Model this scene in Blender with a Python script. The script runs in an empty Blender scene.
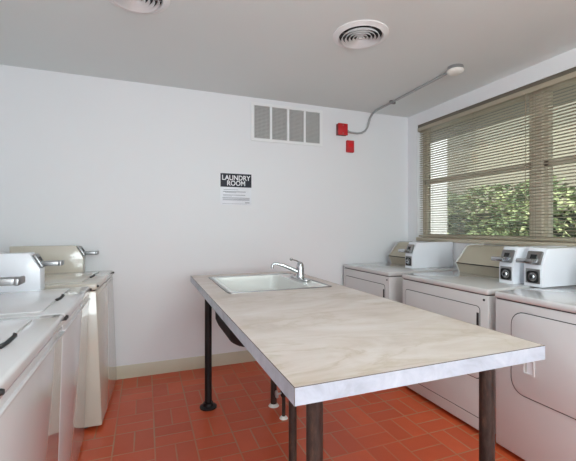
import bpy, bmesh, math, random
from mathutils import Vector, Matrix

random.seed(7)
S = bpy.context.scene
COL = S.collection
PI = math.pi

# ------------------------------------------------------------------ camera, sky, sun, light, exposure
cam_d = bpy.data.cameras.new('camera')
cam = bpy.data.objects.new('camera', cam_d)
COL.objects.link(cam)
cam.location = (0, 0, 1.24)
cam.rotation_euler = (PI / 2, 0, -math.radians(21.1))
cam_d.sensor_fit = 'HORIZONTAL'
cam_d.sensor_width = 36.0
cam_d.lens = 36.0 * 370.0 / 576.0
cam_d.shift_y = -3.5 / 576.0
cam_d.clip_start = 0.02
S.camera = cam

wd = bpy.data.worlds.new('sky')
S.world = wd
wd.use_nodes = True
bgn = wd.node_tree.nodes['Background']
bgn.inputs[0].default_value = (0.80, 0.90, 1.0, 1)
bgn.inputs[1].default_value = 1.8

sd = bpy.data.lights.new('sun', 'SUN')
sd.energy = 6.0
sd.angle = math.radians(1.5)
sd.color = (1.0, 0.95, 0.86)
sun = bpy.data.objects.new('sun', sd)
COL.objects.link(sun)
sun.rotation_euler = Vector((0.22, 0.72, -0.66)).to_track_quat('-Z', 'Y').to_euler()


def area(name, loc, direction, sx, sy, power, color):
    l = bpy.data.lights.new(name, 'AREA')
    l.shape = 'RECTANGLE'
    l.size, l.size_y = sx, sy
    l.energy = power
    l.color = color
    o = bpy.data.objects.new(name, l)
    COL.objects.link(o)
    o.location = loc
    o.rotation_euler = Vector(direction).to_track_quat('-Z', 'Y').to_euler()
    return o


# added unseen fill light, standing in for daylight from behind the camera
area('added_rear_fill', (0.45, -2.05, 1.50), (0, 1, 0.38), 1.5, 1.2, 66, (0.87, 0.965, 1.0))

S.view_settings.view_transform = 'Standard'
S.view_settings.look = 'None'
S.view_settings.gamma = 1.0
S.view_settings.use_curve_mapping = False
S.view_settings.exposure = 0.10
S.cycles.use_denoising = True
S.cycles.max_bounces = 10
S.cycles.diffuse_bounces = 6
S.cycles.glossy_bounces = 4
S.cycles.transparent_max_bounces = 12


# ------------------------------------------------------------------ materials
def lin(r, g, b):
    f = lambda c: c / 12.92 if c <= 0.04045 else ((c + 0.055) / 1.055) ** 2.4
    return (f(r / 255), f(g / 255), f(b / 255), 1)


class NT:
    def __init__(self, name):
        self.m = bpy.data.materials.new(name)
        self.m.use_nodes = True
        self.t = self.m.node_tree
        self.b = self.t.nodes['Principled BSDF']
        self.out = self.t.nodes['Material Output']

    def n(self, kind, **kw):
        x = self.t.nodes.new(kind)
        for k, v in kw.items():
            setattr(x, k, v)
        return x

    def l(self, a, b):
        self.t.links.new(a, b)

    def math(self, op, a, b=None, c=None):
        x = self.n('ShaderNodeMath', operation=op)
        for i, v in enumerate((a, b, c)):
            if v is None:
                continue
            if hasattr(v, 'links'):
                self.l(v, x.inputs[i])
            else:
                x.inputs[i].default_value = v
        return x.outputs[0]

    def mix(self, fac, a, b):
        x = self.n('ShaderNodeMix', data_type='RGBA')
        for i, v in ((0, fac), (6, a), (7, b)):
            if hasattr(v, 'links'):
                self.l(v, x.inputs[i])
            else:
                x.inputs[i].default_value = v
        return x.outputs[2]

    def coord(self):
        return self.n('ShaderNodeTexCoord').outputs['Object']

    def noise(self, vec, scale, detail=3, rough=0.55, dist=0.0):
        x = self.n('ShaderNodeTexNoise')
        self.l(vec, x.inputs['Vector'])
        x.inputs['Scale'].default_value = scale
        x.inputs['Detail'].default_value = detail
        x.inputs['Roughness'].default_value = rough
        x.inputs['Distortion'].default_value = dist
        return x.outputs[0]

    def ramp(self, fac, stops):
        x = self.n('ShaderNodeValToRGB')
        e = x.color_ramp.elements
        while len(e) < len(stops):
            e.new(0.5)
        for i, (p, c) in enumerate(stops):
            e[i].position = p
            e[i].color = c
        self.l(fac, x.inputs[0])
        return x.outputs[0]

    def bump(self, h, strength=0.2, dist=0.002):
        x = self.n('ShaderNodeBump')
        x.inputs['Strength'].default_value = strength
        x.inputs['Distance'].default_value = dist
        self.l(h, x.inputs['Height'])
        self.l(x.outputs[0], self.b.inputs['Normal'])


def plain(name, rgb, rough=0.5, metal=0.0, var=0.04, scale=9.0, coat=0.0, bump=0.0, bscale=60):
    """one paint or metal with a little cloudy variation of its own"""
    t = NT(name)
    co = t.coord()
    c = lin(*rgb)
    d = tuple(max(0, x * (1 - var)) for x in c[:3]) + (1,)
    e = tuple(min(1, x * (1 + var)) for x in c[:3]) + (1,)
    t.l(t.mix(t.noise(co, scale), d, e), t.b.inputs['Base Color'])
    t.b.inputs['Roughness'].default_value = rough
    t.b.inputs['Metallic'].default_value = metal
    t.b.inputs['Coat Weight'].default_value = coat
    t.b.inputs['Coat Roughness'].default_value = 0.05
    if bump:
        t.bump(t.noise(co, bscale), bump, 0.002)
    return t.m


M = {}
M['wall'] = plain('wall_paint', (231, 232, 235), 0.55, var=0.012, scale=1.5, bump=0.08, bscale=120)
M['ceiling'] = plain('ceiling_paint', (225, 231, 231), 0.7, var=0.015, scale=1.2, bump=0.1, bscale=90)
M['base'] = plain('vinyl_base', (196, 186, 164), 0.45, var=0.05)
M['white'] = plain('white_enamel', (210, 209, 211), 0.24, var=0.012, coat=0.8)
M['white2'] = plain('warm_white_enamel', (204, 203, 203), 0.24, var=0.012, coat=0.8)
M['meter'] = plain('coin_box_enamel', (232, 235, 242), 0.3, var=0.01, coat=0.4)
M['beige'] = plain('beige_enamel', (202, 195, 182), 0.24, var=0.015, coat=0.8)
M['panel'] = plain('console_panel', (182, 174, 156), 0.4, var=0.03)
M['dark'] = plain('black_gap', (28, 27, 28), 0.6)
M['chrome'] = plain('chrome', (190, 192, 195), 0.16, 1.0, var=0.03)
M['steel'] = plain('brushed_steel', (150, 150, 150), 0.35, 1.0, var=0.06)
M['galv'] = plain('galvanized_conduit', (172, 174, 176), 0.4, 0.35, var=0.08)
M['blackpipe'] = plain('black_iron', (34, 32, 33), 0.4, 0.4, var=0.3, scale=22)
M['sinkwhite'] = plain('sink_enamel', (222, 224, 221), 0.2, var=0.01, coat=0.4)
M['sinkunder'] = plain('sink_undercoat', (26, 26, 28), 0.7)
M['red'] = plain('red_enamel', (196, 30, 38), 0.4, var=0.05)
M['redback'] = plain('dark_red_box', (120, 40, 38), 0.5)
M['grille'] = plain('grille_grey', (188, 188, 186), 0.55)
M['ventwhite'] = plain('vent_white', (236, 237, 238), 0.45)
M['plate'] = plain('sign_white', (232, 234, 240), 0.4)
M['navy'] = plain('sign_navy', (22, 27, 44), 0.6)
M['ink'] = plain('sign_ink', (120, 122, 134), 0.5)
M['letter'] = plain('sign_letter', (240, 240, 244), 0.5)
M['slat'] = plain('blind_slat', (188, 180, 162), 0.4, var=0.03)
M['rail'] = plain('blind_rail', (172, 162, 142), 0.4)
M['raildark'] = plain('blind_channel', (104, 98, 86), 0.5)
M['frame'] = plain('window_frame_paint', (204, 194, 176), 0.5, var=0.05)
M['sill'] = plain('sill_paint', (190, 180, 160), 0.5, var=0.05)
M['cord'] = plain('blind_cord', (150, 140, 118), 0.7)
M['column'] = plain('column_paint', (245, 245, 245), 0.6)
M['stucco'] = plain('stucco', (192, 182, 158), 0.9, var=0.08, scale=3, bump=0.3)
M['soffit'] = plain('soffit_paint', (150, 148, 140), 0.8)
M['ground'] = plain('ground_concrete', (176, 172, 162), 0.9, var=0.1)
M['plastic'] = plain('white_plastic', (232, 230, 224), 0.35)
M['leaf'] = None


def pipe_iron():
    t = NT('worn_iron_pipe')
    co = t.coord()
    mp = t.n('ShaderNodeMapping')
    mp.inputs['Scale'].default_value = (18, 18, 5)
    t.l(co, mp.inputs[0])
    n = t.noise(mp.outputs[0], 2.2, 5, 0.65)
    t.l(t.ramp(n, [(0.3, lin(40, 36, 35)), (0.55, lin(66, 58, 54)), (0.75, lin(104, 84, 70))]), t.b.inputs['Base Color'])
    t.b.inputs['Roughness'].default_value = 0.42
    t.b.inputs['Metallic'].default_value = 0.35
    return t.m


M['iron'] = pipe_iron()


def marble():
    t = NT('marble_laminate')
    co = t.coord()
    mp = t.n('ShaderNodeMapping')
    mp.inputs['Rotation'].default_value = (0, 0, 0.35)
    mp.inputs['Scale'].default_value = (1.0, 2.3, 1.6)
    t.l(co, mp.inputs[0])
    v = mp.outputs[0]
    cloud = t.noise(v, 2.2, 6, 0.62, 1.2)
    base = t.ramp(cloud, [(0.25, lin(184, 168, 158)), (0.5, lin(205, 192, 185)), (0.75, lin(218, 209, 206))])
    vn = t.noise(v, 1.5, 7, 0.6, 1.8)
    d = t.math('ABSOLUTE', t.math('SUBTRACT', vn, 0.5))
    vein = t.ramp(d, [(0.0, (1, 1, 1, 1)), (0.02, (0.35, 0.35, 0.35, 1)), (0.06, (0, 0, 0, 1))])
    gate = t.ramp(t.noise(v, 0.9, 2), [(0.42, (0, 0, 0, 1)), (0.62, (1, 1, 1, 1))])
    f = t.math('MULTIPLY', t.math('MULTIPLY', vein, gate), 0.55)
    st = t.ramp(t.noise(v, 5, 5, 0.7, 0.6), [(0.52, (0, 0, 0, 1)), (0.72, (1, 1, 1, 1))])
    c1 = t.mix(f, base, lin(170, 150, 122))
    c2 = t.mix(t.math('MULTIPLY', st, 0.35), c1, lin(190, 172, 146))
    t.l(c2, t.b.inputs['Base Color'])
    t.b.inputs['Roughness'].default_value = 0.34
    return t.m


M['marble'] = marble()


def marble_edge():
    t = NT('marble_edge_band')
    co = t.coord()
    n = t.noise(co, 9, 5, 0.65, 0.8)
    t.l(t.ramp(n, [(0.3, lin(160, 168, 180)), (0.5, lin(180, 189, 202)), (0.7, lin(196, 203, 214))]), t.b.inputs['Base Color'])
    t.b.inputs['Roughness'].default_value = 0.35
    return t.m


M['edge'] = marble_edge()


def quarry_tile():
    t = NT('quarry_tile')
    co = t.coord()
    sp = t.n('ShaderNodeSeparateXYZ')
    t.l(co, sp.inputs[0])
    P = 0.2195
    u = t.math('DIVIDE', t.math('SUBTRACT', sp.outputs[0], 0.49), P)
    v = t.math('DIVIDE', t.math('SUBTRACT', sp.outputs[1], 1.99), P)
    i, j = t.math('FLOOR', u), t.math('FLOOR', v)
    fu, fv = t.math('FRACT', u), t.math('FRACT', v)
    flip = t.math('GREATER_THAN', u, 2.0)
    par = t.math('FLOORED_MODULO', t.math('ADD', t.math('ADD', i, j), flip), 2.0)   # 0: pair runs along Y

    def pick(a, b):          # a where par==0 else b
        return t.math('ADD', t.math('MULTIPLY', a, t.math('SUBTRACT', 1.0, par)), t.math('MULTIPLY', b, par))
    short = t.math('MULTIPLY', pick(fu, fv), 2.0)
    long_ = pick(fv, fu)
    half = t.math('FLOOR', short)
    sf = t.math('FRACT', short)

    def edge(x, size):
        return t.math('MULTIPLY', t.math('MINIMUM', x, t.math('SUBTRACT', 1.0, x)), size)
    wob = t.math('MULTIPLY', t.math('SUBTRACT', t.noise(co, 30, 2), 0.5), 0.003)
    dist = t.math('ADD', t.math('MINIMUM', edge(sf, P / 2), edge(long_, P)), wob)
    cmb = t.n('ShaderNodeCombineXYZ')
    t.l(i, cmb.inputs[0]); t.l(j, cmb.inputs[1]); t.l(half, cmb.inputs[2])
    wn = t.n('ShaderNodeTexWhiteNoise')
    t.l(cmb.outputs[0], wn.inputs['Vector'])
    tile = t.ramp(wn.outputs['Value'], [(0.0, lin(198, 84, 46)), (0.5, lin(208, 90, 51)), (1.0, lin(217, 97, 55))])
    cl = t.noise(co, 6, 5, 0.65)
    tile = t.mix(t.math('MULTIPLY', cl, 0.5), tile, lin(178, 74, 42))
    mort = t.mix(t.noise(co, 3.0, 3), lin(150, 104, 74), lin(196, 160, 124))
    dn = t.n('ShaderNodeMapRange')
    dn.inputs['From Min'].default_value = 0.0025
    dn.inputs['From Max'].default_value = 0.0055
    t.l(dist, dn.inputs['Value'])
    isTile = dn.outputs[0]
    wear = t.ramp(t.noise(co, 2.0, 3), [(0.35, (0.35, 0.35, 0.35, 1)), (0.6, (0.95, 0.95, 0.95, 1))])
    fac = t.math('SUBTRACT', 1.0, t.math('MULTIPLY', t.math('SUBTRACT', 1.0, isTile), wear))
    spots = t.ramp(t.noise(co, 16, 2, 0.5), [(0.765, (0, 0, 0, 1)), (0.79, (1, 1, 1, 1))])
    c = t.mix(fac, mort, tile)
    c = t.mix(t.math('MULTIPLY', spots, 0.7), c, lin(214, 186, 158))
    t.l(c, t.b.inputs['Base Color'])
    rg = t.math('ADD', t.math('MULTIPLY', cl, 0.25), 0.22)
    t.l(rg, t.b.inputs['Roughness'])
    t.b.inputs['Specular IOR Level'].default_value = 0.45
    t.bump(t.math('ADD', isTile, t.math('MULTIPLY', cl, 0.25)), 0.35, 0.0015)
    return t.m


M['tile'] = quarry_tile()


def leaf_mat():
    t = NT('hedge_leaf')
    co = t.coord()
    n = t.noise(co, 4.0, 3)
    t.l(t.ramp(n, [(0.3, lin(70, 90, 60)), (0.5, lin(126, 142, 98)), (0.68, lin(196, 202, 152))]), t.b.inputs['Base Color'])
    t.b.inputs['Roughness'].default_value = 0.55
    return t.m


M['leaf'] = leaf_mat()


def glass_mat():
    t = NT('window_glass')
    tr = t.n('ShaderNodeBsdfTransparent')
    tr.inputs[0].default_value = (0.95, 0.97, 0.96, 1)
    gl = t.n('ShaderNodeBsdfGlossy')
    gl.inputs['Roughness'].default_value = 0.02
    fr = t.n('ShaderNodeFresnel')
    fr.inputs[0].default_value = 1.45
    mx = t.n('ShaderNodeMixShader')
    t.l(t.math('MULTIPLY', fr.outputs[0], 0.6), mx.inputs[0]); t.l(tr.outputs[0], mx.inputs[1]); t.l(gl.outputs[0], mx.inputs[2])
    t.l(mx.outputs[0], t.out.inputs['Surface'])
    return t.m


M['glass'] = glass_mat()


def emit_mat(name, rgb, s):
    t = NT(name)
    t.b.inputs['Base Color'].default_value = lin(*rgb)
    t.b.inputs['Emission Color'].default_value = lin(*rgb)
    t.b.inputs['Emission Strength'].default_value = s
    return t.m


# ------------------------------------------------------------------ mesh helpers
class MB:
    def __init__(self):
        self.bm = bmesh.new()

    def _bevel(self, faces, bev, seg=2, edges=None):
        if bev > 0:
            es = edges if edges is not None else list({e for f in faces for e in f.edges})
            bmesh.ops.bevel(self.bm, geom=es, offset=bev, segments=seg, affect='EDGES', profile=0.5, clamp_overlap=True)

    def box(self, x0, x1, y0, y1, z0, z1, bev=0.0, seg=2):
        v = [self.bm.verts.new((x, y, z)) for x in (x0, x1) for y in (y0, y1) for z in (z0, z1)]
        F = [(0, 1, 3, 2), (4, 6, 7, 5), (0, 4, 5, 1), (2, 3, 7, 6), (0, 2, 6, 4), (1, 5, 7, 3)]
        fs = [self.bm.faces.new([v[i] for i in f]) for f in F]
        self._bevel(fs, bev, seg)
        return self

    def prism(self, pts, axis, a0, a1, bev=0.0, seg=2):
        """pts: outline in the two axes left (in xyz order); extruded along axis from a0 to a1"""
        def P(p, a):
            q = list(p)
            q.insert(axis, a)
            return q
        A = [self.bm.verts.new(P(p, a0)) for p in pts]
        B = [self.bm.verts.new(P(p, a1)) for p in pts]
        fs = [self.bm.faces.new(A), self.bm.faces.new(B[::-1])]
        n = len(pts)
        for i in range(n):
            fs.append(self.bm.faces.new((A[i], B[i], B[(i + 1) % n], A[(i + 1) % n])))
        bmesh.ops.recalc_face_normals(self.bm, faces=fs)
        if bev:
            es = list({e for f in fs[:2] for e in f.edges})
            self._bevel(fs, bev, seg, es)
        return self

    def ring(self, outer, inner, axis, a0, a1):
        """outline with a hole (same number of points), extruded along axis"""
        def P(p, a):
            q = list(p)
            q.insert(axis, a)
            return self.bm.verts.new(q)
        n = len(outer)
        o0 = [P(p, a0) for p in outer]; o1 = [P(p, a1) for p in outer]
        i0 = [P(p, a0) for p in inner]; i1 = [P(p, a1) for p in inner]
        fs = []
        for k in range(n):
            m = (k + 1) % n
            fs += [self.bm.faces.new((o0[k], o1[k], o1[m], o0[m])), self.bm.faces.new((i0[k], i0[m], i1[m], i1[k])),
                   self.bm.faces.new((o0[k], o0[m], i0[m], i0[k])), self.bm.faces.new((o1[k], i1[k], i1[m], o1[m]))]
        bmesh.ops.recalc_face_normals(self.bm, faces=fs)
        return self

    def lathe(self, prof, c=(0, 0, 0), axis=2, seg=32):
        """prof: (radius, height) pairs turned about axis through c"""
        rows = []
        for r, h in prof:
            row = []
            if r < 1e-6:
                p = [0, 0]
                p.insert(axis, h)
                row = [self.bm.verts.new(Vector(p) + Vector(c))]
            else:
                for k in range(seg):
                    a = 2 * PI * k / seg
                    p = [r * math.cos(a), r * math.sin(a)]
                    p.insert(axis, h)
                    row.append(self.bm.verts.new(Vector(p) + Vector(c)))
            rows.append(row)
        fs = []
        for A, B in zip(rows, rows[1:]):
            for k in range(seg):
                m = (k + 1) % seg
                q = []
                for vv in (A[k % len(A)], A[m % len(A)], B[m % len(B)], B[k % len(B)]):
                    if vv not in q:
                        q.append(vv)
                if len(q) > 2:
                    fs.append(self.bm.faces.new(q))
        bmesh.ops.recalc_face_normals(self.bm, faces=fs)
        return self

    def cyl(self, c, r, h, axis=2, seg=24):
        return self.lathe([(0, 0), (r, 0), (r, h), (0, h)], c, axis, seg)

    def tube(self, pts, r, seg=14, cap=True):
        pts = [Vector(p) for p in pts]
        rad = r if isinstance(r, (list, tuple)) else [r] * len(pts)
        rows = []
        t0 = (pts[1] - pts[0]).normalized()
        up = Vector((0, 0, 1)) if abs(t0.z) < 0.9 else Vector((1, 0, 0))
        nrm = t0.cross(up).normalized()
        for i, p in enumerate(pts):
            if i == 0:
                t = pts[1] - pts[0]
            elif i == len(pts) - 1:
                t = pts[-1] - pts[-2]
            else:
                t = (pts[i + 1] - p).normalized() + (p - pts[i - 1]).normalized()
            t.normalize()
            nrm = (nrm - t * nrm.dot(t)).normalized()
            b = t.cross(nrm)
            rows.append([self.bm.verts.new(p + (nrm * math.cos(2 * PI * k / seg) + b * math.sin(2 * PI * k / seg)) * rad[i]) for k in range(seg)])
        for A, B in zip(rows, rows[1:]):
            for k in range(seg):
                self.bm.faces.new((A[k], A[(k + 1) % seg], B[(k + 1) % seg], B[k]))
        if cap:
            self.bm.faces.new(rows[0][::-1]); self.bm.faces.new(rows[-1])
        return self

    def build(self, name, mat, parent=None, loc=None, rotz=0.0, smooth=True, ang=35):
        me = bpy.data.meshes.new(name)
        self.bm.normal_update()
        self.bm.to_mesh(me)
        self.bm.free()
        for m in (mat if isinstance(mat, (list, tuple)) else [mat]):
            me.materials.append(m)
        if smooth:
            me.polygons.foreach_set('use_smooth', [True] * len(me.polygons))
            me.set_sharp_from_angle(angle=math.radians(ang))
        o = bpy.data.objects.new(name, me)
        COL.objects.link(o)
        if parent is not None:
            o.parent = parent
        if loc is not None:
            o.location = loc
        o.rotation_euler.z = rotz
        return o


def tag(o, label, cat, group=None, kind=None):
    o['label'] = label
    o['category'] = cat
    if group:
        o['group'] = group
    if kind:
        o['kind'] = kind
    return o


def thing(name, label, cat, loc=(0, 0, 0), rotz=0.0, group=None):
    o = bpy.data.objects.new(name, None)
    o.empty_display_size = 0.1
    COL.objects.link(o)
    o.location = loc
    o.rotation_euler.z = rotz
    return tag(o, label, cat, group)


def struct(o):
    o['kind'] = 'structure'
    return o


def rrect(x0, x1, y0, y1, r, seg=6):
    pts = []
    for cx, cy, a0 in ((x1 - r, y1 - r, 0), (x0 + r, y1 - r, PI / 2), (x0 + r, y0 + r, PI), (x1 - r, y0 + r, 1.5 * PI)):
        for k in range(seg + 1):
            a = a0 + PI / 2 * k / seg
            pts.append((cx + r * math.cos(a), cy + r * math.sin(a)))
    return pts


def arc(c, r, a0, a1, n, f):
    return [f(c[0] + r * math.cos(a0 + (a1 - a0) * k / n), c[1] + r * math.sin(a0 + (a1 - a0) * k / n)) for k in range(n + 1)]


# ------------------------------------------------------------------ the room
XL, XR, YB, YR, HC = -1.07, 2.69, 3.315, -2.2, 2.44
WY1, WY0, WZ0, WZ1 = 3.165, -0.9, 1.125, 2.317       # window opening in the right wall
T = 0.16

struct(MB().box(XL - T, XR + T, YR - T, YB + T, -0.12, 0).build('floor', M['tile'], smooth=False))
struct(MB().box(XL - T, XR + T, YR - T, YB + T, HC, HC + 0.12).build('ceiling', M['ceiling'], smooth=False))
struct(MB().box(XL - T, XR + T, YB, YB + T, 0, HC).build('wall_back', M['wall'], smooth=False))
struct(MB().box(XL - T, XL, YR, YB, 0, HC).build('wall_left', M['wall'], smooth=False))
wr = MB()
wr.box(XR, XR + T, YR, YB, 0, WZ0).box(XR, XR + T, YR, YB, WZ1, HC)
wr.box(XR, XR + T, WY1, YB, WZ0, WZ1).box(XR, XR + T, YR, WY0, WZ0, WZ1)
struct(wr.build('wall_right', M['wall'], smooth=False))
rw = MB()
rw.box(XL - T, -0.40, YR - T, YR, 0, HC).box(1.20, XR + T, YR - T, YR, 0, HC).box(-0.40, 1.20, YR - T, YR, 2.15, HC)
struct(rw.build('wall_rear', M['wall'], smooth=False))
struct(MB().prism([(YB - 0.011, 0), (YB, 0), (YB, 0.104), (YB - 0.004, 0.104), (YB - 0.008, 0.098), (YB - 0.008, 0.02)], 0, XL, XR).build('baseboard_back', M['base']))
struct(MB().prism([(XL, 0), (XL + 0.011, 0), (XL + 0.008, 0.02), (XL + 0.008, 0.098), (XL + 0.004, 0.104), (XL, 0.104)], 1, YR, YB - 0.012).build('baseboard_left', M['base']))
struct(MB().prism([(XR, 0), (XR - 0.011, 0), (XR - 0.008, 0.02), (XR - 0.008, 0.098), (XR - 0.004, 0.104), (XR, 0.104)], 1, YR, YB - 0.012).build('baseboard_right', M['base']))

# window: frame with mullions and meeting rails, glass panes, sill
FX0, FX1 = 2.765, 2.835
MULL = [(1.965, 1.885), (0.46, 0.38)]
wf = MB()
wf.box(FX0, FX1, 3.152, WY1, WZ0, WZ1).box(FX0, FX1, WY0, WY0 + 0.1, WZ0, WZ1)
wf.box(FX0, FX1, WY0 + 0.1, 3.152, WZ0, WZ0 + 0.018).box(FX0, FX1, WY0 + 0.1, 3.152, 2.25, WZ1)
for a, b in MULL:
    wf.box(FX0 - 0.02, FX1, b, a, WZ0 + 0.018, 2.25)
win = struct(wf.build('window_1', M['frame'], smooth=False))
bays = [(3.152, 1.965), (1.885, 0.46), (0.38, WY0 + 0.1)]
for a, b in bays:
    sf = MB()
    sf.box(FX0 + 0.01, FX1 - 0.01, b, a, 1.69, 1.74)
    sf.box(FX0 + 0.01, FX1 - 0.01, b, b + 0.035, WZ0 + 0.018, 2.25).box(FX0 + 0.01, FX1 - 0.01, a - 0.03, a, WZ0 + 0.018, 2.25)
    sf.box(FX0 + 0.01, FX1 - 0.01, b + 0.035, a - 0.03, WZ0 + 0.018, WZ0 + 0.042)
    s = sf.build('window_sash', M['frame'], win, smooth=False)
    MB().box(2.80, 2.804, b + 0.03, a - 0.025, WZ0 + 0.038, 1.695).box(2.80, 2.804, b + 0.03, a - 0.025, 1.735, 2.26).build('window_pane', M['glass'], s, smooth=False)
struct(MB().box(XR - 0.018, FX0, WY0, WY1 + 0.0, WZ0 - 0.03, WZ0 + 0.006, 0.004).build('trim_1', M['sill']))

# unseen doorway behind the camera, added to go with the rear fill light
dj = MB()
dj.box(-0.40, -0.35, YR - T, YR + 0.015, 0, 2.15).box(1.15, 1.20, YR - T, YR + 0.015, 0, 2.15).box(-0.35, 1.15, YR - T, YR + 0.015, 2.10, 2.15)
struct(dj.build('door_1', M['frame'], smooth=False))

# ------------------------------------------------------------------ outside the window
struct(MB().box(XR + T, 14, -8, 16, -0.35, -0.12).build('ground', M['ground'], smooth=False))
struct(MB().box(XR + T, 3.50, -5.5, 7, 2.34, 2.56).build('trim_2', M['soffit'], smooth=False))   # eave over the window
struct(MB().box(XL - T, XR + T, -6, YR - T, 2.50, 2.62).build('sun_block_slab', M['soffit'], smooth=False))   # unseen slab, added to keep the sun out of the doorway
c = thing('porch_column', 'white square porch column seen through the window nearest the back wall', 'column', (4.2, 4.73, -0.12))
MB().box(-0.22, 0.22, -0.22, 0.22, 0.12, 2.75, 0.01).build('shaft', M['column'], c)
MB().box(-0.26, 0.26, -0.26, 0.26, 0, 0.12, 0.01).build('plinth', M['column'], c)
c = thing('porch_post', 'slim white porch post mostly hidden behind the wide window mullion', 'post', (4.02, 2.76, -0.12))
MB().box(-0.038, 0.042, -0.095, 0.095, 0.10, 2.75, 0.004).build('shaft', M['column'], c)
MB().box(-0.06, 0.065, -0.12, 0.12, 0, 0.10, 0.004).build('plinth', M['column'], c)
nb = thing('neighboring_building', 'tan stucco building beyond the leafy hedge, seen through the blinds', 'building', (6.9, 5, -0.12))
MB().box(0, 0.4, -9, 9, 0, 4.2).build('stucco_wall', M['stucco'], nb, smooth=False)
MB().box(-0.35, 0.6, -9.2, 9.2, 4.2, 4.45).build('eave', M['soffit'], nb, smooth=False)


def hedge():
    rnd = random.Random(3)
    bm = bmesh.new()
    for _ in range(24000):
        y = rnd.uniform(-2.0, 9.5)
        top = 1.78 + 0.10 * math.sin(y * 2.1) + 0.07 * math.sin(y * 5.3 + 1) + 0.30 * min(1, max(0, (y - 3.0) / 1.2))
        z = rnd.uniform(0.0, top)
        bulge = 0.45 * math.sqrt(max(0.02, 1 - (z / (top + 0.05)) ** 2))
        x = 5.55 - bulge - 0.12 * math.sin(y * 3.7 + z * 4) + rnd.uniform(0, 0.28)
        s = rnd.uniform(0.035, 0.075)
        R = Matrix.Rotation(rnd.uniform(0, 2 * PI), 3, 'Z') @ Matrix.Rotation(rnd.uniform(-1.0, 1.0), 3, 'X') @ Matrix.Rotation(rnd.uniform(0, 2 * PI), 3, 'Y')
        c = Vector((x, y, z))
        q = [Vector((0, -s, 0)), Vector((s * 0.55, -0.1 * s, s * 0.15)), Vector((0, s, 0)), Vector((-s * 0.55, -0.1 * s, s * 0.15))]
        bm.faces.new([bm.verts.new(R @ p + c) for p in q])
    me = bpy.data.meshes.new('hedge')
    bm.to_mesh(me); bm.free()
    me.materials.append(M['leaf'])
    return me


hg = thing('hedge', 'dense green leafy hedge in front of the tan building outside the window', 'hedge', (0, 0, -0.12))
ho = bpy.data.objects.new('foliage', hedge()); COL.objects.link(ho); ho.parent = hg
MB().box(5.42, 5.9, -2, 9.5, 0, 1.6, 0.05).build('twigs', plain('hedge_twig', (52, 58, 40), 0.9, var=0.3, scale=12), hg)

# ------------------------------------------------------------------ blinds
bl = thing('window_blind', 'long tan horizontal slat blind hanging open across the window', 'blind', (0, 0, 0))
BX = 2.715
MB().box(BX - 0.025, BX + 0.03, WY0 + 0.01, WY1 - 0.004, 2.247, 2.285, 0.003).build('headrail', M['rail'], bl)
MB().box(BX - 0.02, BX + 0.035, WY0 + 0.01, WY1 - 0.004, 2.285, 2.316).build('mounting_channel', M['raildark'], bl, smooth=False)
sl = MB()
zs = 2.235
tilt = math.radians(-12)
nsl = 0
while zs > 1.165:
    pr = []
    for k in range(5):
        q = (k / 4 - 0.5) * 0.025
        cr = 0.0022 * (1 - (2 * k / 4 - 1) ** 2)
        pr.append((BX + q * math.cos(tilt) - cr * math.sin(tilt), zs + q * math.sin(tilt) + cr * math.cos(tilt)))
    up = [(a, b + 0.0005) for a, b in pr]
    sl.prism(pr + up[::-1], 1, WY0 + 0.02, WY1 - 0.008)
    zs -= 0.0232
    nsl += 1
sl.build('slats', M['slat'], bl)
MB().box(BX - 0.014, BX + 0.014, WY0 + 0.02, WY1 - 0.008, 1.14, 1.155, 0.003).build('bottom_rail', M['rail'], bl)
for y in (2.98, 2.46, 1.92, 1.30, 0.68):
    MB().tube([(BX - 0.0135, y, 2.25), (BX - 0.0135, y, 1.15)], 0.0013, 6).tube([(BX + 0.0135, y, 2.25), (BX + 0.0135, y, 1.15)], 0.0013, 6).build('ladder_cord', M['cord'], bl)
MB().tube([(BX - 0.03, 1.965, 2.25), (BX - 0.03, 1.965, 1.42)], 0.0028, 8).build('tilt_wand', M['cord'], bl)


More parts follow.
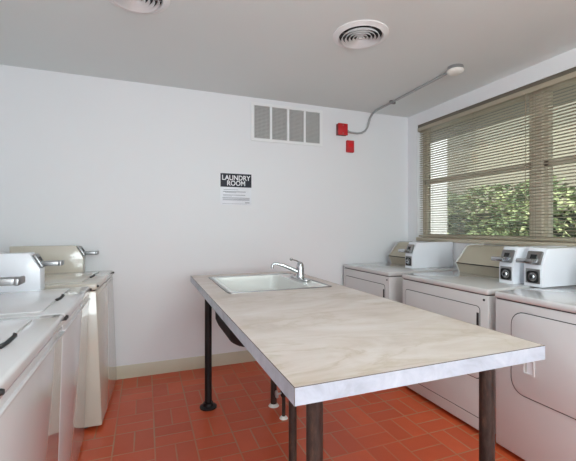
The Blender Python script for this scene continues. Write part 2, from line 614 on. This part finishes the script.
# ------------------------------------------------------------------ washers and dryers (front faces local -y, width along x)
def coin_box(parent, x0, x1, y0, y1, z0, zk, z1, lean, mat, slide=True, name='coin_box', sl_len=0.07, lockside=True):
    """coin meter: a deep housing with a leaning upper front, coin slide and lock below"""
    z0 += 0.001
    hb = MB().prism([(y0, z0), (y1, z0), (y1, z1), (y0 + lean, z1), (y0, zk)], 0, x0, x1, 0.004, 2).build(name, mat, parent)
    xm = (x0 + x1) / 2
    w = x1 - x0
    # slide chute on the leaning face
    nrm = Vector((0, -(z1 - zk), lean)).normalized()
    up = Vector((0, lean, z1 - zk)).normalized()
    c = Vector((xm, y0 + lean * 0.45, zk + (z1 - zk) * 0.45))
    R = Matrix((Vector((1, 0, 0)), nrm * -1, up)).transposed().to_4x4()
    R.translation = c
    m = MB().box(-w * 0.40, w * 0.40, -0.018, 0.0, -0.042, 0.042, 0.006)
    bmesh.ops.transform(m.bm, matrix=R, verts=m.bm.verts)
    m.build('slide_plate', M['steel'], hb)
    m = MB().box(-w * 0.17, w * 0.17, -0.0195, -0.016, -0.006, 0.018)
    bmesh.ops.transform(m.bm, matrix=R, verts=m.bm.verts)
    m.build('coin_slot', M['dark'], hb, smooth=False)
    if slide:
        zc = c.z - 0.012
        MB().box(xm - w * 0.30, xm + w * 0.30, c.y - sl_len - 0.02, c.y - 0.005, zc - 0.013, zc + 0.013, 0.004) \
            .box(xm - w * 0.42, xm + w * 0.42, c.y - sl_len - 0.034, c.y - sl_len - 0.018, zc - 0.014, zc + 0.014, 0.005).build('coin_slide', M['chrome'] if lockside else M['steel'], hb)
    if not lockside:
        return hb
    # lock plate with round lock in the lower front
    MB().box(xm - w * 0.38, xm + w * 0.38, y0 - 0.004, y0 + 0.001, z0 + 0.02, zk - 0.012, 0.001).build('vault_plate', M['steel'], hb)
    MB().lathe([(0, -0.016), (0.016, -0.016), (0.019, -0.012), (0.019, 0.0), (0, 0.0)], (xm, y0 - 0.004, (z0 + zk) / 2), 1, 20).build('lock_cylinder', M['chrome'], hb)
    MB().lathe([(0, -0.002), (0.008, -0.002), (0.008, 0.0), (0, 0.0)], (xm, y0 - 0.0195, (z0 + zk) / 2), 1, 16).build('keyhole', M['dark'], hb)
    MB().ring(rrect(xm - 0.036, xm + 0.036, (z0 + zk) / 2 - 0.036, (z0 + zk) / 2 + 0.036, 0.02), rrect(xm - 0.027, xm + 0.027, (z0 + zk) / 2 - 0.027, (z0 + zk) / 2 + 0.027, 0.0265), 1, y0 - 0.007, y0 - 0.003).build('lock_collar', M['dark'], hb)
    return hb


def cabinet(t, w, d, H, mat, z0=0.03, deck=0.036, taper=0.0):
    cb = MB().box(-w / 2 + 0.003, w / 2 - 0.003, 0.0, d, z0, H - deck - 0.004, 0.008)
    for v in cb.bm.verts:
        if v.co.y < 0.05:
            v.co.y += taper * (1 - v.co.z / H)
    cb.build('cabinet', mat, t)
    MB().box(-w / 2 + 0.01, w / 2 - 0.01, 0.008, d - 0.01, H - deck - 0.008, H - deck + 0.001).build('seam', M['dark'], t, smooth=False)
    MB().box(-w / 2, w / 2, -0.006, d, H - deck, H, 0.012, 3).build('top_deck', mat, t)
    for sx in (-1, 1):
        for yy in (0.07, d - 0.07):
            MB().lathe([(0, 0), (0.022, 0), (0.022, 0.012), (0.012, 0.016), (0.012, z0 + 0.01), (0, z0 + 0.01)], (sx * (w / 2 - 0.06), yy, 0), 2, 14).build('foot', M['dark'], t)


def dryer(label, loc, rotz, w, H, mat, door, cbx, meter, d=0.78):
    t = thing('clothes_dryer', label, 'dryer', loc, rotz, 'coin dryers along the window wall')
    cabinet(t, w, d, H, mat)
    # toe panel line
    if door == 'square':
        MB().box(-w / 2 + 0.006, w / 2 - 0.006, -0.001, 0.01, 0.106, 0.109).build('toe_seam', M['dark'], t, smooth=False)
    if door == 'square':
        x0, x1, z0, z1, r = -w / 2 + 0.045, w / 2 - 0.06, 0.34, H - 0.112, 0.022
    else:
        x0, x1, z0, z1, r = -w / 2 + 0.105, w / 2 - 0.10, 0.365, H - 0.088, 0.07
    MB().prism(rrect(x0 - 0.004, x1 + 0.004, z0 - 0.004, z1 + 0.004, r + 0.004), 1, -0.002, 0.006).build('door_gasket', M['dark'], t)
    dr = MB().prism(rrect(x0, x1, z0, z1, r), 1, -0.0055, 0.004, 0.003, 2).build('door', mat, t)
    if door == 'square':
        MB().box(x1 - 0.018, x1 - 0.001, -0.007, -0.002, z1 - 0.115, z1 - 0.035, 0.003).build('handle_recess', M['dark'], dr)
    else:
        hx = x0 + 0.098
        MB().ring(rrect(hx - 0.030, hx + 0.030, 0.482, 0.562, 0.006), rrect(hx - 0.022, hx + 0.022, 0.492, 0.552, 0.004), 1, -0.011, -0.005).build('handle_bezel', mat, dr)
        MB().prism(rrect(hx - 0.022, hx + 0.022, 0.492, 0.552, 0.004), 1, -0.0068, -0.0056).build('handle_recess', M['meter'], dr)
        MB().prism(rrect(hx - 0.022, hx - 0.010, 0.492, 0.552, 0.004), 1, -0.0075, -0.0066).build('painted_handle_shade', M['grille'], dr)  # grey strip painted as the shade along one side of the recess
    MB().lathe([(0, -0.004), (0.006, -0.004), (0.007, 0.0), (0, 0.0)], (w / 2 - 0.03, 0.0, H - 0.066), 1, 12).build('screw', M['dark'], t)
    # console: control housing leaning back above a small undercut
    cx0, cx1 = cbx
    z = H
    prof = [(0.515, z - 0.002), (0.482, z + 0.075), (0.60, z + 0.205), (0.625, z + 0.212), (d, z + 0.212), (d, z - 0.002)]
    cs = MB().prism(prof, 0, cx0, cx1, 0.003, 1).build('console', M['panel'], t)
    for xx in (cx0, cx1):
        k = 0.010
        o2 = [(0.508, z), (0.470, z + 0.075), (0.592, z + 0.212), (0.63, z + 0.222), (d, z + 0.222), (d, z)]
        MB().prism(o2, 0, xx - k / 2, xx + k / 2, 0.002, 1).build('end_cap', mat, cs)
    MB().box(cx0 + 0.005, cx1 - 0.005, 0.478, 0.484, z + 0.071, z + 0.078).build('trim_strip', M['dark'], cs, smooth=False)
    e = (cx1 - cx0)
    sl_ = (0.13) / (0.118)
    def on(yy):
        return z + 0.075 + (yy - 0.482) * sl_
    MB().prism([(0.551, on(0.551) + 0.003), (0.563, on(0.563) + 0.003), (0.563, on(0.563) - 0.004), (0.551, on(0.551) - 0.004)], 0, cx1 - 0.16, cx1 - 0.10).build('label_plate', M['dark'], cs, smooth=False)
    mx0, mx1, my = meter
    coin_box(t, mx0, mx1, my, d + 0.04, H, H + 0.12, H + 0.232, 0.045, M['meter'])
    return t


RZ = -PI / 2
# far, middle and near dryer
dryer('white coin dryer in the corner by the back wall, behind the marble table', (1.858, 2.892, 0), RZ, 0.745, 0.870, M['white2'], 'square', (-0.29, 0.115), (0.125, 0.228, 0.355))
dryer('white coin dryer with square door between two other dryers under the window', (1.845, 1.958, 0), RZ, 0.770, 0.880, M['white2'], 'square', (-0.325, 0.19), (0.20, 0.302, 0.31))
dryer('white coin dryer with large rounded door, facing the table corner', (1.832, 1.147, 0), RZ, 0.75, 0.880, M['white'], 'round', (-0.12, 0.37), (-0.461, -0.346, 0.35))


def washer(label, loc, rotz, w, H, mat, back, taper, d=0.70):
    t = thing('washing_machine', label, 'washer', loc, rotz, 'top-load washers facing the table')
    cabinet(t, w, d, H, mat, 0.022, 0.042, taper)
    # lid with a finger notch in its front edge
    x0, x1, y0, y1 = -w / 2 + 0.05, w / 2 - 0.075, 0.085, 0.50
    MB().prism(rrect(x0 - 0.003, x1 + 0.003, y0 - 0.003, y1 + 0.003, 0.018), 2, H - 0.003, H + 0.0008).build('lid_gap', M['grille'], t)
    ld = MB().prism(rrect(x0, x1, y0, y1, 0.015), 2, H - 0.002, H + 0.006, 0.003, 2).build('lid', mat, t)
    MB().prism([(x0 + 0.245, y0 - 0.010), (x0 + 0.290, y0 - 0.014), (x0 + 0.375, y0 - 0.012), (x0 + 0.400, y0 + 0.004), (x0 + 0.385, y0 + 0.003), (x0 + 0.365, y0 - 0.003), (x0 + 0.295, y0 - 0.004), (x0 + 0.265, y0 + 0.004), (x0 + 0.245, y0 + 0.004)], 2, H - 0.001, H + 0.0075).build('lid_notch', M['dark'], ld, smooth=False)
    # raised rim round the deck
    MB().box(-w / 2 + 0.004, w / 2 - 0.004, 0.54, 0.56, H - 0.004, H + 0.006, 0.003).build('splash_rim', mat, t)
    for sx in (-1, 1):
        MB().lathe([(0, -0.010), (0.006, -0.010), (0.008, -0.004), (0.008, 0.001), (0, 0.001)], (sx * (w / 2 - 0.012), -0.004, H - 0.018), 1, 12).build('deck_screw', M['dark'], t)
    MB().box(-w / 2 + 0.006, w / 2 - 0.006, -0.007, 0.006, H - 0.076, H - 0.068, 0.002).build('panel_flange', mat, t)
    # console along the back
    MB().prism([(0.60, H - 0.002), (0.585, H + 0.06), (0.62, H + 0.13), (d, H + 0.13), (d, H - 0.002)], 0, -w / 2 + 0.004, w / 2 - 0.115, 0.003, 1).build('console', mat, t)
    coin_box(t, w / 2 - 0.105, w / 2 - 0.005, back, d, H, H + 0.118, H + 0.205, 0.05, M['meter'] if mat is M['white'] else mat, sl_len=0.085, lockside=False)
    return t


LZ = PI / 2
washer('beige washing machine in the corner touching the back wall', (-0.262, 2.895, 0), LZ - 0.05, 0.735, 0.895, M['beige'], 0.19, -0.034, 0.66)
washer('white washing machine directly beside the beige one, second from the back wall', (-0.304, 2.067, 0), LZ, 0.725, 0.895, M['white'], 0.22, 0.026)
washer('white washing machine third from the back wall, partly out of view', (-0.304, 1.336, 0), LZ, 0.725, 0.895, M['white'], 0.22, 0.026)

# ------------------------------------------------------------------ folding table with sink
TX0, TX1, TY0, TY1, TZ = 0.313, 1.133, 0.769, 2.81, 0.88
tb = thing('sink_table', 'marble patterned work table on black pipe legs with a white sink', 'table', (0.72, 1.79, 0))
O = Vector((0.72, 1.79, 0))


def T2(o):
    """keep world coordinates while hanging under the table's empty"""
    o.location = -O
    return o


SX0, SX1, SY0, SY1 = 0.425, 1.045, 1.985, 2.655      # sink cut-out
top = MB()
outer = [(TX0, TY0), (TX1, TY0), (TX1, TY1), (TX0, TY1)]
inner = [(SX0, SY0), (SX1, SY0), (SX1, SY1), (SX0, SY1)]
top.ring(outer, inner, 2, TZ - 0.0422, TZ)
tt = T2(top.build('tabletop', M['marble'], tb, smooth=False))
eb = MB()
eb.box(TX0 - 0.0012, TX1 + 0.0012, TY0 - 0.0012, TY0, TZ - 0.0422, TZ - 0.0014)
eb.box(TX0 - 0.0012, TX0, TY0 + 0.0008, TY1, TZ - 0.0422, TZ - 0.0014).box(TX1, TX1 + 0.0012, TY0 + 0.0008, TY1, TZ - 0.0422, TZ - 0.0014)
e = eb.build('edge_band', M['edge'], tt, smooth=False)
sm = MB()
sm.box(TX0 - 0.0009, TX1 + 0.0009, TY0 - 0.0009, TY0 + 0.0004, TZ - 0.0014, TZ + 0.0002)
sm.box(TX0 - 0.0009, TX0 + 0.0004, TY0, TY1, TZ - 0.0014, TZ + 0.0002).box(TX1 - 0.0004, TX1 + 0.0009, TY0, TY1, TZ - 0.0014, TZ + 0.0002)
sm.box(TX0 - 0.0015, TX0 - 0.0002, TY0 - 0.0015, TY0 - 0.0002, TZ - 0.0422, TZ)
sm.build('laminate_seam', plain('laminate_core', (92, 84, 78), 0.7), tt, smooth=False)

for (x, y, m) in ((0.445, 0.945, 'iron'), (1.066, 0.915, 'iron'), (0.405, 2.575, 'blackpipe'), (1.045, 2.58, 'blackpipe')):
    lg = T2(MB().cyl((x, y, 0.01), 0.0238, TZ - 0.052, 2, 28).build('leg', M[m], tb))
    MB().lathe([(0, 0), (0.058, 0), (0.058, 0.009), (0.05, 0.012), (0.036, 0.014), (0.033, 0.034), (0.0238, 0.036), (0.02, 0.036)], (x, y, 0), 2, 28).build('floor_flange', M['blackpipe'], lg)
    MB().lathe([(0.0238, TZ - 0.078), (0.033, TZ - 0.076), (0.036, TZ - 0.056), (0.058, TZ - 0.052), (0.058, TZ - 0.0425), (0, TZ - 0.0425)], (x, y, 0), 2, 28).build('top_flange', M['blackpipe'], lg)
sp = T2(MB().cyl((0.668, 1.668, 0.005), 0.0198, TZ - 0.048, 2, 24).build('center_post', M['iron'], tb))
MB().lathe([(0, 0), (0.05, 0), (0.05, 0.009), (0.028, 0.014), (0.026, 0.03), (0.0198, 0.031)], (0.668, 1.668, 0), 2, 24).build('floor_flange', M['blackpipe'], sp)


# sink: white enamel basin with a faucet ledge, metal rim
def loop(bm, pts, z):
    return [bm.verts.new((x, y, z)) for x, y in pts]


def bridge(bm, A, B):
    n = len(A)
    return [bm.faces.new((A[k], A[(k + 1) % n], B[(k + 1) % n], B[k])) for k in range(n)]


BX0, BX1, BY0, BY1 = SX0 + 0.028, SX1 - 0.118, SY0 + 0.03, SY1 - 0.03
s = MB()
L = [loop(s.bm, rrect(SX0 - 0.002, SX1 + 0.002, SY0 - 0.002, SY1 + 0.002, 0.02), TZ + 0.003),
     loop(s.bm, rrect(BX0, BX1, BY0, BY1, 0.05), TZ + 0.001),
     loop(s.bm, rrect(BX0 + 0.008, BX1 - 0.008, BY0 + 0.008, BY1 - 0.008, 0.05), TZ - 0.012),
     loop(s.bm, rrect(BX0 + 0.03, BX1 - 0.03, BY0 + 0.03, BY1 - 0.03, 0.06), TZ - 0.20),
     loop(s.bm, rrect(BX0 + 0.075, BX1 - 0.075, BY0 + 0.075, BY1 - 0.075, 0.06), TZ - 0.245),
     loop(s.bm, rrect(BX0 + 0.18, BX1 - 0.18, BY0 + 0.2, BY1 - 0.2, 0.03), TZ - 0.252)]
for A, B in zip(L, L[1:]):
    bridge(s.bm, A, B)
s.bm.faces.new(L[-1])
bmesh.ops.recalc_face_normals(s.bm, faces=s.bm.faces)
for f in s.bm.faces:
    pass
sink = T2(s.build('sink', M['sinkwhite'], tb))
u = MB()
L = [loop(u.bm, rrect(SX0 + 0.002, SX1 - 0.002, SY0 + 0.002, SY1 - 0.002, 0.03), TZ - 0.012),
     loop(u.bm, rrect(BX0 - 0.008, BX1 + 0.008, BY0 - 0.008, BY1 + 0.008, 0.08), TZ - 0.03),
     loop(u.bm, rrect(BX0 - 0.004, BX1 + 0.002, BY0 - 0.004, BY1 + 0.004, 0.09), TZ - 0.27),
     loop(u.bm, rrect(BX0 + 0.010, BX1 - 0.012, BY0 + 0.008, BY1 - 0.008, 0.10), TZ - 0.305),
     loop(u.bm, rrect(BX0 + 0.04, BX1 - 0.04, BY0 + 0.03, BY1 - 0.04, 0.10), TZ - 0.328),
     loop(u.bm, rrect(BX0 + 0.12, BX1 - 0.12, BY0 + 0.10, BY1 - 0.12, 0.06), TZ - 0.335)]
for A, B in zip(L, L[1:]):
    bridge(u.bm, A, B)
u.bm.faces.new(L[-1])
bmesh.ops.recalc_face_normals(u.bm, faces=u.bm.faces)
u.build('basin_underside', M['sinkunder'], sink)
MB().ring(rrect(SX0 - 0.008, SX1 + 0.008, SY0 - 0.008, SY1 + 0.008, 0.024), rrect(SX0 + 0.004, SX1 - 0.004, SY0 + 0.004, SY1 - 0.004, 0.016), 2, TZ, TZ + 0.005).build('metal_rim', M['steel'], sink)
MB().lathe([(0, 0.003), (0.02, 0.003), (0.042, 0.006), (0.045, 0.0), (0.0, 0.0)], ((BX0 + BX1) / 2, (BY0 + BY1) / 2, TZ - 0.2525), 2, 24).build('drain_strainer', M['chrome'], sink)

# faucet on the ledge
FXC, FYC, FZ = 0.99, 2.335, TZ + 0.003
fa = T2(MB().prism(rrect(FXC - 0.03, FXC + 0.03, FYC - 0.128, FYC + 0.128, 0.028), 2, FZ, FZ + 0.012, 0.004, 2).build('faucet', M['chrome'], tb))
MB().lathe([(0.031, FZ + 0.010), (0.028, FZ + 0.02), (0.026, FZ + 0.075), (0.0245, FZ + 0.095), (0.018, FZ + 0.112), (0.008, FZ + 0.119), (0, FZ + 0.12)], (FXC, FYC, 0), 2, 24).build('faucet_body', M['chrome'], fa)
spx = [(FXC - 0.015, FYC, FZ + 0.052), (FXC - 0.06, FYC + 0.01, FZ + 0.072), (FXC - 0.115, FYC + 0.022, FZ + 0.096), (FXC - 0.16, FYC + 0.032, FZ + 0.108), (FXC - 0.178, FYC + 0.036, FZ + 0.108), (FXC - 0.187, FYC + 0.038, FZ + 0.100), (FXC - 0.189, FYC + 0.038, FZ + 0.078)]
MB().tube(spx, [0.015, 0.0135, 0.0115, 0.010, 0.010, 0.010, 0.0105], 16).build('spout', M['chrome'], fa)
MB().tube([(FXC - 0.002, FYC, FZ + 0.112), (FXC - 0.03, FYC - 0.006, FZ + 0.128), (FXC - 0.066, FYC - 0.014, FZ + 0.138)], [0.006, 0.0045, 0.004], 10) \
    .lathe([(0, -0.011), (0.008, -0.008), (0.0115, 0), (0.008, 0.008), (0, 0.011)], (FXC - 0.072, FYC - 0.015, FZ + 0.14), 2, 14).build('lever_handle', M['chrome'], fa)

# plumbing under the sink
dp = thing('drain_pipe', 'dark drain pipe with a white floor ring below the sink', 'pipe', (0.832, 2.432, 0))
MB().cyl((0, 0, 0.002), 0.0215, 0.40, 2, 20).build('riser', M['iron'], dp)
MB().lathe([(0.0216, 0.018), (0.028, 0.012), (0.037, 0.0), (0.0216, 0.0)], (0, 0, 0), 2, 26).build('floor_ring', M['plastic'], dp)
trap = [(-0.142, -0.112, 0.543), (-0.142, -0.112, 0.42)] + [(-0.142 + 0.142 * q, -0.112 + 0.112 * q, 0.42 - 0.09 * math.sin(PI * q)) for q in (0.1, 0.25, 0.5, 0.75, 0.9)] + [(0, 0, 0.40)]
MB().tube(trap, 0.019, 14).build('trap', M['blackpipe'], dp)
wp = thing('water_pipe', 'thin water pipe with a shutoff valve and white floor ring, beside the drain', 'pipe', (0.838, 2.25, 0))
MB().cyl((0, 0, 0.002), 0.0115, 0.145, 2, 16).build('riser', M['iron'], wp)
MB().lathe([(0.0116, 0.016), (0.02, 0.011), (0.028, 0.0), (0.0116, 0.0)], (0, 0, 0), 2, 24).build('floor_ring', M['plastic'], wp)
vv = MB().lathe([(0, 0.14), (0.016, 0.14), (0.021, 0.15), (0.021, 0.185), (0.014, 0.195), (0, 0.195)], (0, 0, 0), 2, 16).build('shutoff_valve', M['blackpipe'], wp)
MB().tube([(0, 0, 0.167), (-0.05, -0.01, 0.167)], 0.006, 8).lathe([(0, -0.006), (0.022, -0.005), (0.024, 0), (0.022, 0.005), (0, 0.006)], (-0.052, -0.01, 0.167), 0, 14).build('valve_wheel', M['galv'], vv)
MB().tube([(0, 0, 0.19), (0.02, 0.0, 0.30), (0.10, 0.02, 0.42), (0.135, 0.06, 0.56), (0.14, 0.07, 0.70), (0.14, 0.07, 0.855)], 0.006, 8).build('supply_hose', M['steel'], wp)

# ------------------------------------------------------------------ on the back wall
vt = thing('wall_vent', 'white framed air return grille with four grey mesh panels high on the wall', 'vent', (1.277, YB, 2.217))
vw, vh = 0.732, 0.356
fr = MB()
fr.box(-vw / 2, vw / 2, -0.012, 0, vh / 2 - 0.026, vh / 2).box(-vw / 2, vw / 2, -0.012, 0, -vh / 2, -vh / 2 + 0.026)
pw = (vw - 0.03 - 3 * 0.020 - 0.03) / 4
xs = -vw / 2 + 0.03
edges = []
fr.box(-vw / 2, xs, -0.012, 0, -vh / 2 + 0.026, vh / 2 - 0.026)
for k in range(4):
    edges.append((xs, xs + pw))
    xs += pw
    wv = 0.020 if k < 3 else 0.03
    fr.box(xs, xs + wv, -0.012, 0, -vh / 2 + 0.026, vh / 2 - 0.026)
    xs += wv
fr.build('frame', M['ventwhite'], vt, smooth=False)
for a, b in edges:
    g = MB()
    nx, nz = 12, 24
    for k in range(nx):
        x = a + (b - a) * (k + 0.5) / nx
        g.box(x - 0.0024, x + 0.0024, -0.008, -0.002, -vh / 2 + 0.026, vh / 2 - 0.026)
    for k in range(nz):
        z = -vh / 2 + 0.026 + (vh - 0.052) * (k + 0.5) / nz
        g.box(a, b, -0.0085, -0.003, z - 0.003, z + 0.003)
    gp = g.build('mesh_panel', M['grille'], vt, smooth=False)
    MB().box(a, b, -0.0012, 0, -vh / 2 + 0.026, vh / 2 - 0.026).build('duct_shade_sheet', plain('duct_shadow', (96, 96, 96), 0.8), gp, smooth=False)  # grey sheet behind the mesh, coloured as the shade inside the duct

sg = thing('laundry_sign', 'white wall sign with a navy header reading laundry room', 'sign', (0.772, YB, 1.582))
sw, sh = 0.286, 0.284
MB().box(-sw / 2, sw / 2, -0.004, 0, -sh / 2, sh / 2, 0.001).build('plate', M['plate'], sg)
MB().box(-sw / 2, sw / 2, -0.0052, -0.004, sh / 2 - 0.122, sh / 2).build('header', M['navy'], sg, smooth=False)


def lettering(txt, size, x, z, y, mat, parent, bold=0.0, sx=1.0):
    cu = bpy.data.curves.new('lettering', 'FONT')
    cu.body = txt
    cu.size = size
    cu.align_x = 'CENTER'
    cu.align_y = 'CENTER'
    cu.offset = bold
    cu.extrude = 0.0006
    tmp = bpy.data.objects.new('lettering_curve', cu)
    COL.objects.link(tmp)
    dg = bpy.context.evaluated_depsgraph_get()
    me = bpy.data.meshes.new_from_object(tmp.evaluated_get(dg))
    bpy.data.objects.remove(tmp)
    me.materials.clear()
    me.materials.append(mat)
    o = bpy.data.objects.new('lettering', me)
    COL.objects.link(o)
    o.parent = parent
    o.rotation_euler = (PI / 2, 0, 0)
    o.location = (x, y, z)
    o.scale = (sx, 1, 1)
    return o


lettering('LAUNDRY', 0.062, 0, sh / 2 - 0.040, -0.0056, M['letter'], sg, 0.0011, 0.92)
lettering('ROOM', 0.062, 0, sh / 2 - 0.089, -0.0056, M['letter'], sg, 0.0011, 0.92)
ln = MB()
for z, a, b, h in ((-0.004, -0.115, 0.02, 0.003), (-0.022, -0.12, 0.09, 0.005), (-0.031, -0.10, 0.00, 0.003), (-0.052, -0.12, 0.085, 0.004),
                   (-0.062, -0.115, -0.04, 0.003), (-0.078, -0.125, 0.125, 0.0045), (-0.090, -0.12, 0.125, 0.004), (-0.098, -0.125, 0.125, 0.003),
                   (-0.120, 0.085, 0.125, 0.006), (-0.131, -0.125, 0.10, 0.0018)):
    ln.box(a, b, -0.0046, -0.004, z - h / 2, z + h / 2)
ln.build('text_lines', M['ink'], sg, smooth=False)

jb = thing('alarm_box', 'square red junction box on the wall where the gray conduit ends', 'alarm box', (1.852, YB, 2.222))
MB().box(-0.052, 0.052, -0.045, 0, -0.056, 0.056, 0.003).build('back_box', M['redback'], jb)
MB().box(-0.054, 0.054, -0.052, -0.045, -0.058, 0.058, 0.002).build('cover_plate', M['red'], jb)
for zz in (-0.04, 0.04):
    MB().lathe([(0, -0.002), (0.005, -0.002), (0.005, 0), (0, 0)], (0, -0.052, zz), 1, 10).build('screw', M['steel'], jb)
ps = thing('fire_alarm', 'small upright red alarm plate on the wall below the square red box', 'alarm', (1.953, YB, 2.062))
MB().box(-0.041, 0.041, -0.03, 0, -0.060, 0.060, 0.004).build('housing', M['red'], ps)
MB().box(-0.026, 0.026, -0.034, -0.03, -0.012, 0.028, 0.003).build('raised_lens', plain('red_lens', (222, 44, 50), 0.2), ps)

# conduit: along the wall, bending up onto the ceiling, across to the smoke detector
cd = thing('electrical_conduit', 'thin gray conduit running from the red box across the ceiling', 'conduit', (1.90, YB - 0.024, 2.215))
W = []
yw = YB - 0.024
W += [(1.902, yw, 2.215), (1.96, yw, 2.205), (2.03, yw, 2.203)]
W += [(2.085, yw, 2.212), (2.125, yw, 2.235), (2.155, yw, 2.275), (2.172, yw - 0.002, 2.33)]
W += [(2.182, yw - 0.012, 2.375), (2.188, yw - 0.045, 2.408), (2.190, yw - 0.10, 2.424)]
W += [(2.190, 2.9, 2.4265), (2.174, 2.19, 2.4265)]
cur = [Vector(p) - Vector((1.90, YB - 0.024, 2.215)) for p in W]
MB().tube(cur, 0.0105, 12).build('tube', M['galv'], cd)
for yy in (2.92,):
    MB().box(2.190 - 1.90 - 0.028, 2.190 - 1.90 + 0.028, yy - yw - 0.012, yy - yw + 0.012, 2.409 - 2.215, 2.4395 - 2.215, 0.003).build('strap', M['steel'], cd)
MB().tube([(0.003, 0, 0.0), (0.028, 0, -0.005)], 0.015, 12).build('connector', M['galv'], cd)

smk = thing('smoke_detector', 'round white smoke detector on a metal ceiling box at the conduit end', 'smoke detector', (2.168, 2.135, HC))
MB().lathe([(0, -0.0), (0.056, -0.0), (0.056, -0.026), (0, -0.026)], (0, 0, 0), 2, 32).build('metal_box', M['chrome'], smk)
MB().lathe([(0, -0.056), (0.03, -0.055), (0.046, -0.050), (0.058, -0.040), (0.061, -0.030), (0.059, -0.026), (0, -0.026)], (0, 0, 0), 2, 32).build('detector_head', M['plastic'], smk)


# ------------------------------------------------------------------ round ceiling diffusers
def diffuser(label, x, y):
    t = thing('ceiling_diffuser', label, 'air diffuser', (x, y, HC), 0, 'round air diffusers in the ceiling')
    R = 0.172
    MB().lathe([(R, 0), (R, -0.006), (R - 0.02, -0.013), (0.142, -0.018), (0.134, -0.014), (0.132, 0.0)], (0, 0, 0), 2, 48).build('outer_flange', M['ventwhite'], t)
    MB().lathe([(0, -0.0015), (0.133, -0.0015), (0.133, 0.0), (0, 0.0)], (0, 0, 0), 2, 40).build('duct_shade_sheet', M['dark'], t)  # flat black disc standing in for the shade up inside the duct
    for k, r in enumerate((0.112, 0.089, 0.066, 0.043, 0.022)):
        MB().lathe([(r + 0.007, -0.026), (r + 0.005, -0.0275), (r - 0.003, -0.012), (r - 0.001, -0.011), (r + 0.007, -0.026)], (0, 0, 0), 2, 40).build('ring_vane', M['ventwhite'], t)
    MB().lathe([(0, -0.028), (0.010, -0.027), (0.013, -0.023), (0.006, -0.012), (0, -0.012)], (0, 0, 0), 2, 20).build('center_cone', M['ventwhite'], t)
    MB().box(-0.132, 0.132, -0.003, 0.003, -0.012, -0.004).box(-0.003, 0.003, -0.132, 0.132, -0.012, -0.004).build('spider_bracket', M['steel'], t, smooth=False)
    return t


diffuser('round white ceiling diffuser with dark rings, above the table', 1.255, 1.995)
diffuser('round white ceiling diffuser above the washing machines', -0.048, 2.06)

# fill lights added at the ceiling, out of view, to brighten the room
lampm = emit_mat('added_fill_glow', (236, 252, 246), 7.5)
for lab, lx, ly in (('added unseen fill light at the ceiling above the near end of the table', 1.15, 0.50), ('added unseen fill light at the ceiling behind the camera', 0.9, -1.1)):
    lf = thing('added_ceiling_fill', lab, 'ceiling light', (lx, ly, HC), 0, 'added fill lights')
    MB().box(-0.10, 0.10, -0.58, 0.58, -0.03, 0, 0.004).build('fixture_body', M['plastic'], lf)
    MB().box(-0.14, 0.14, -0.62, 0.62, -0.13, -0.03, 0.02).build('light_diffuser', lampm, lf)
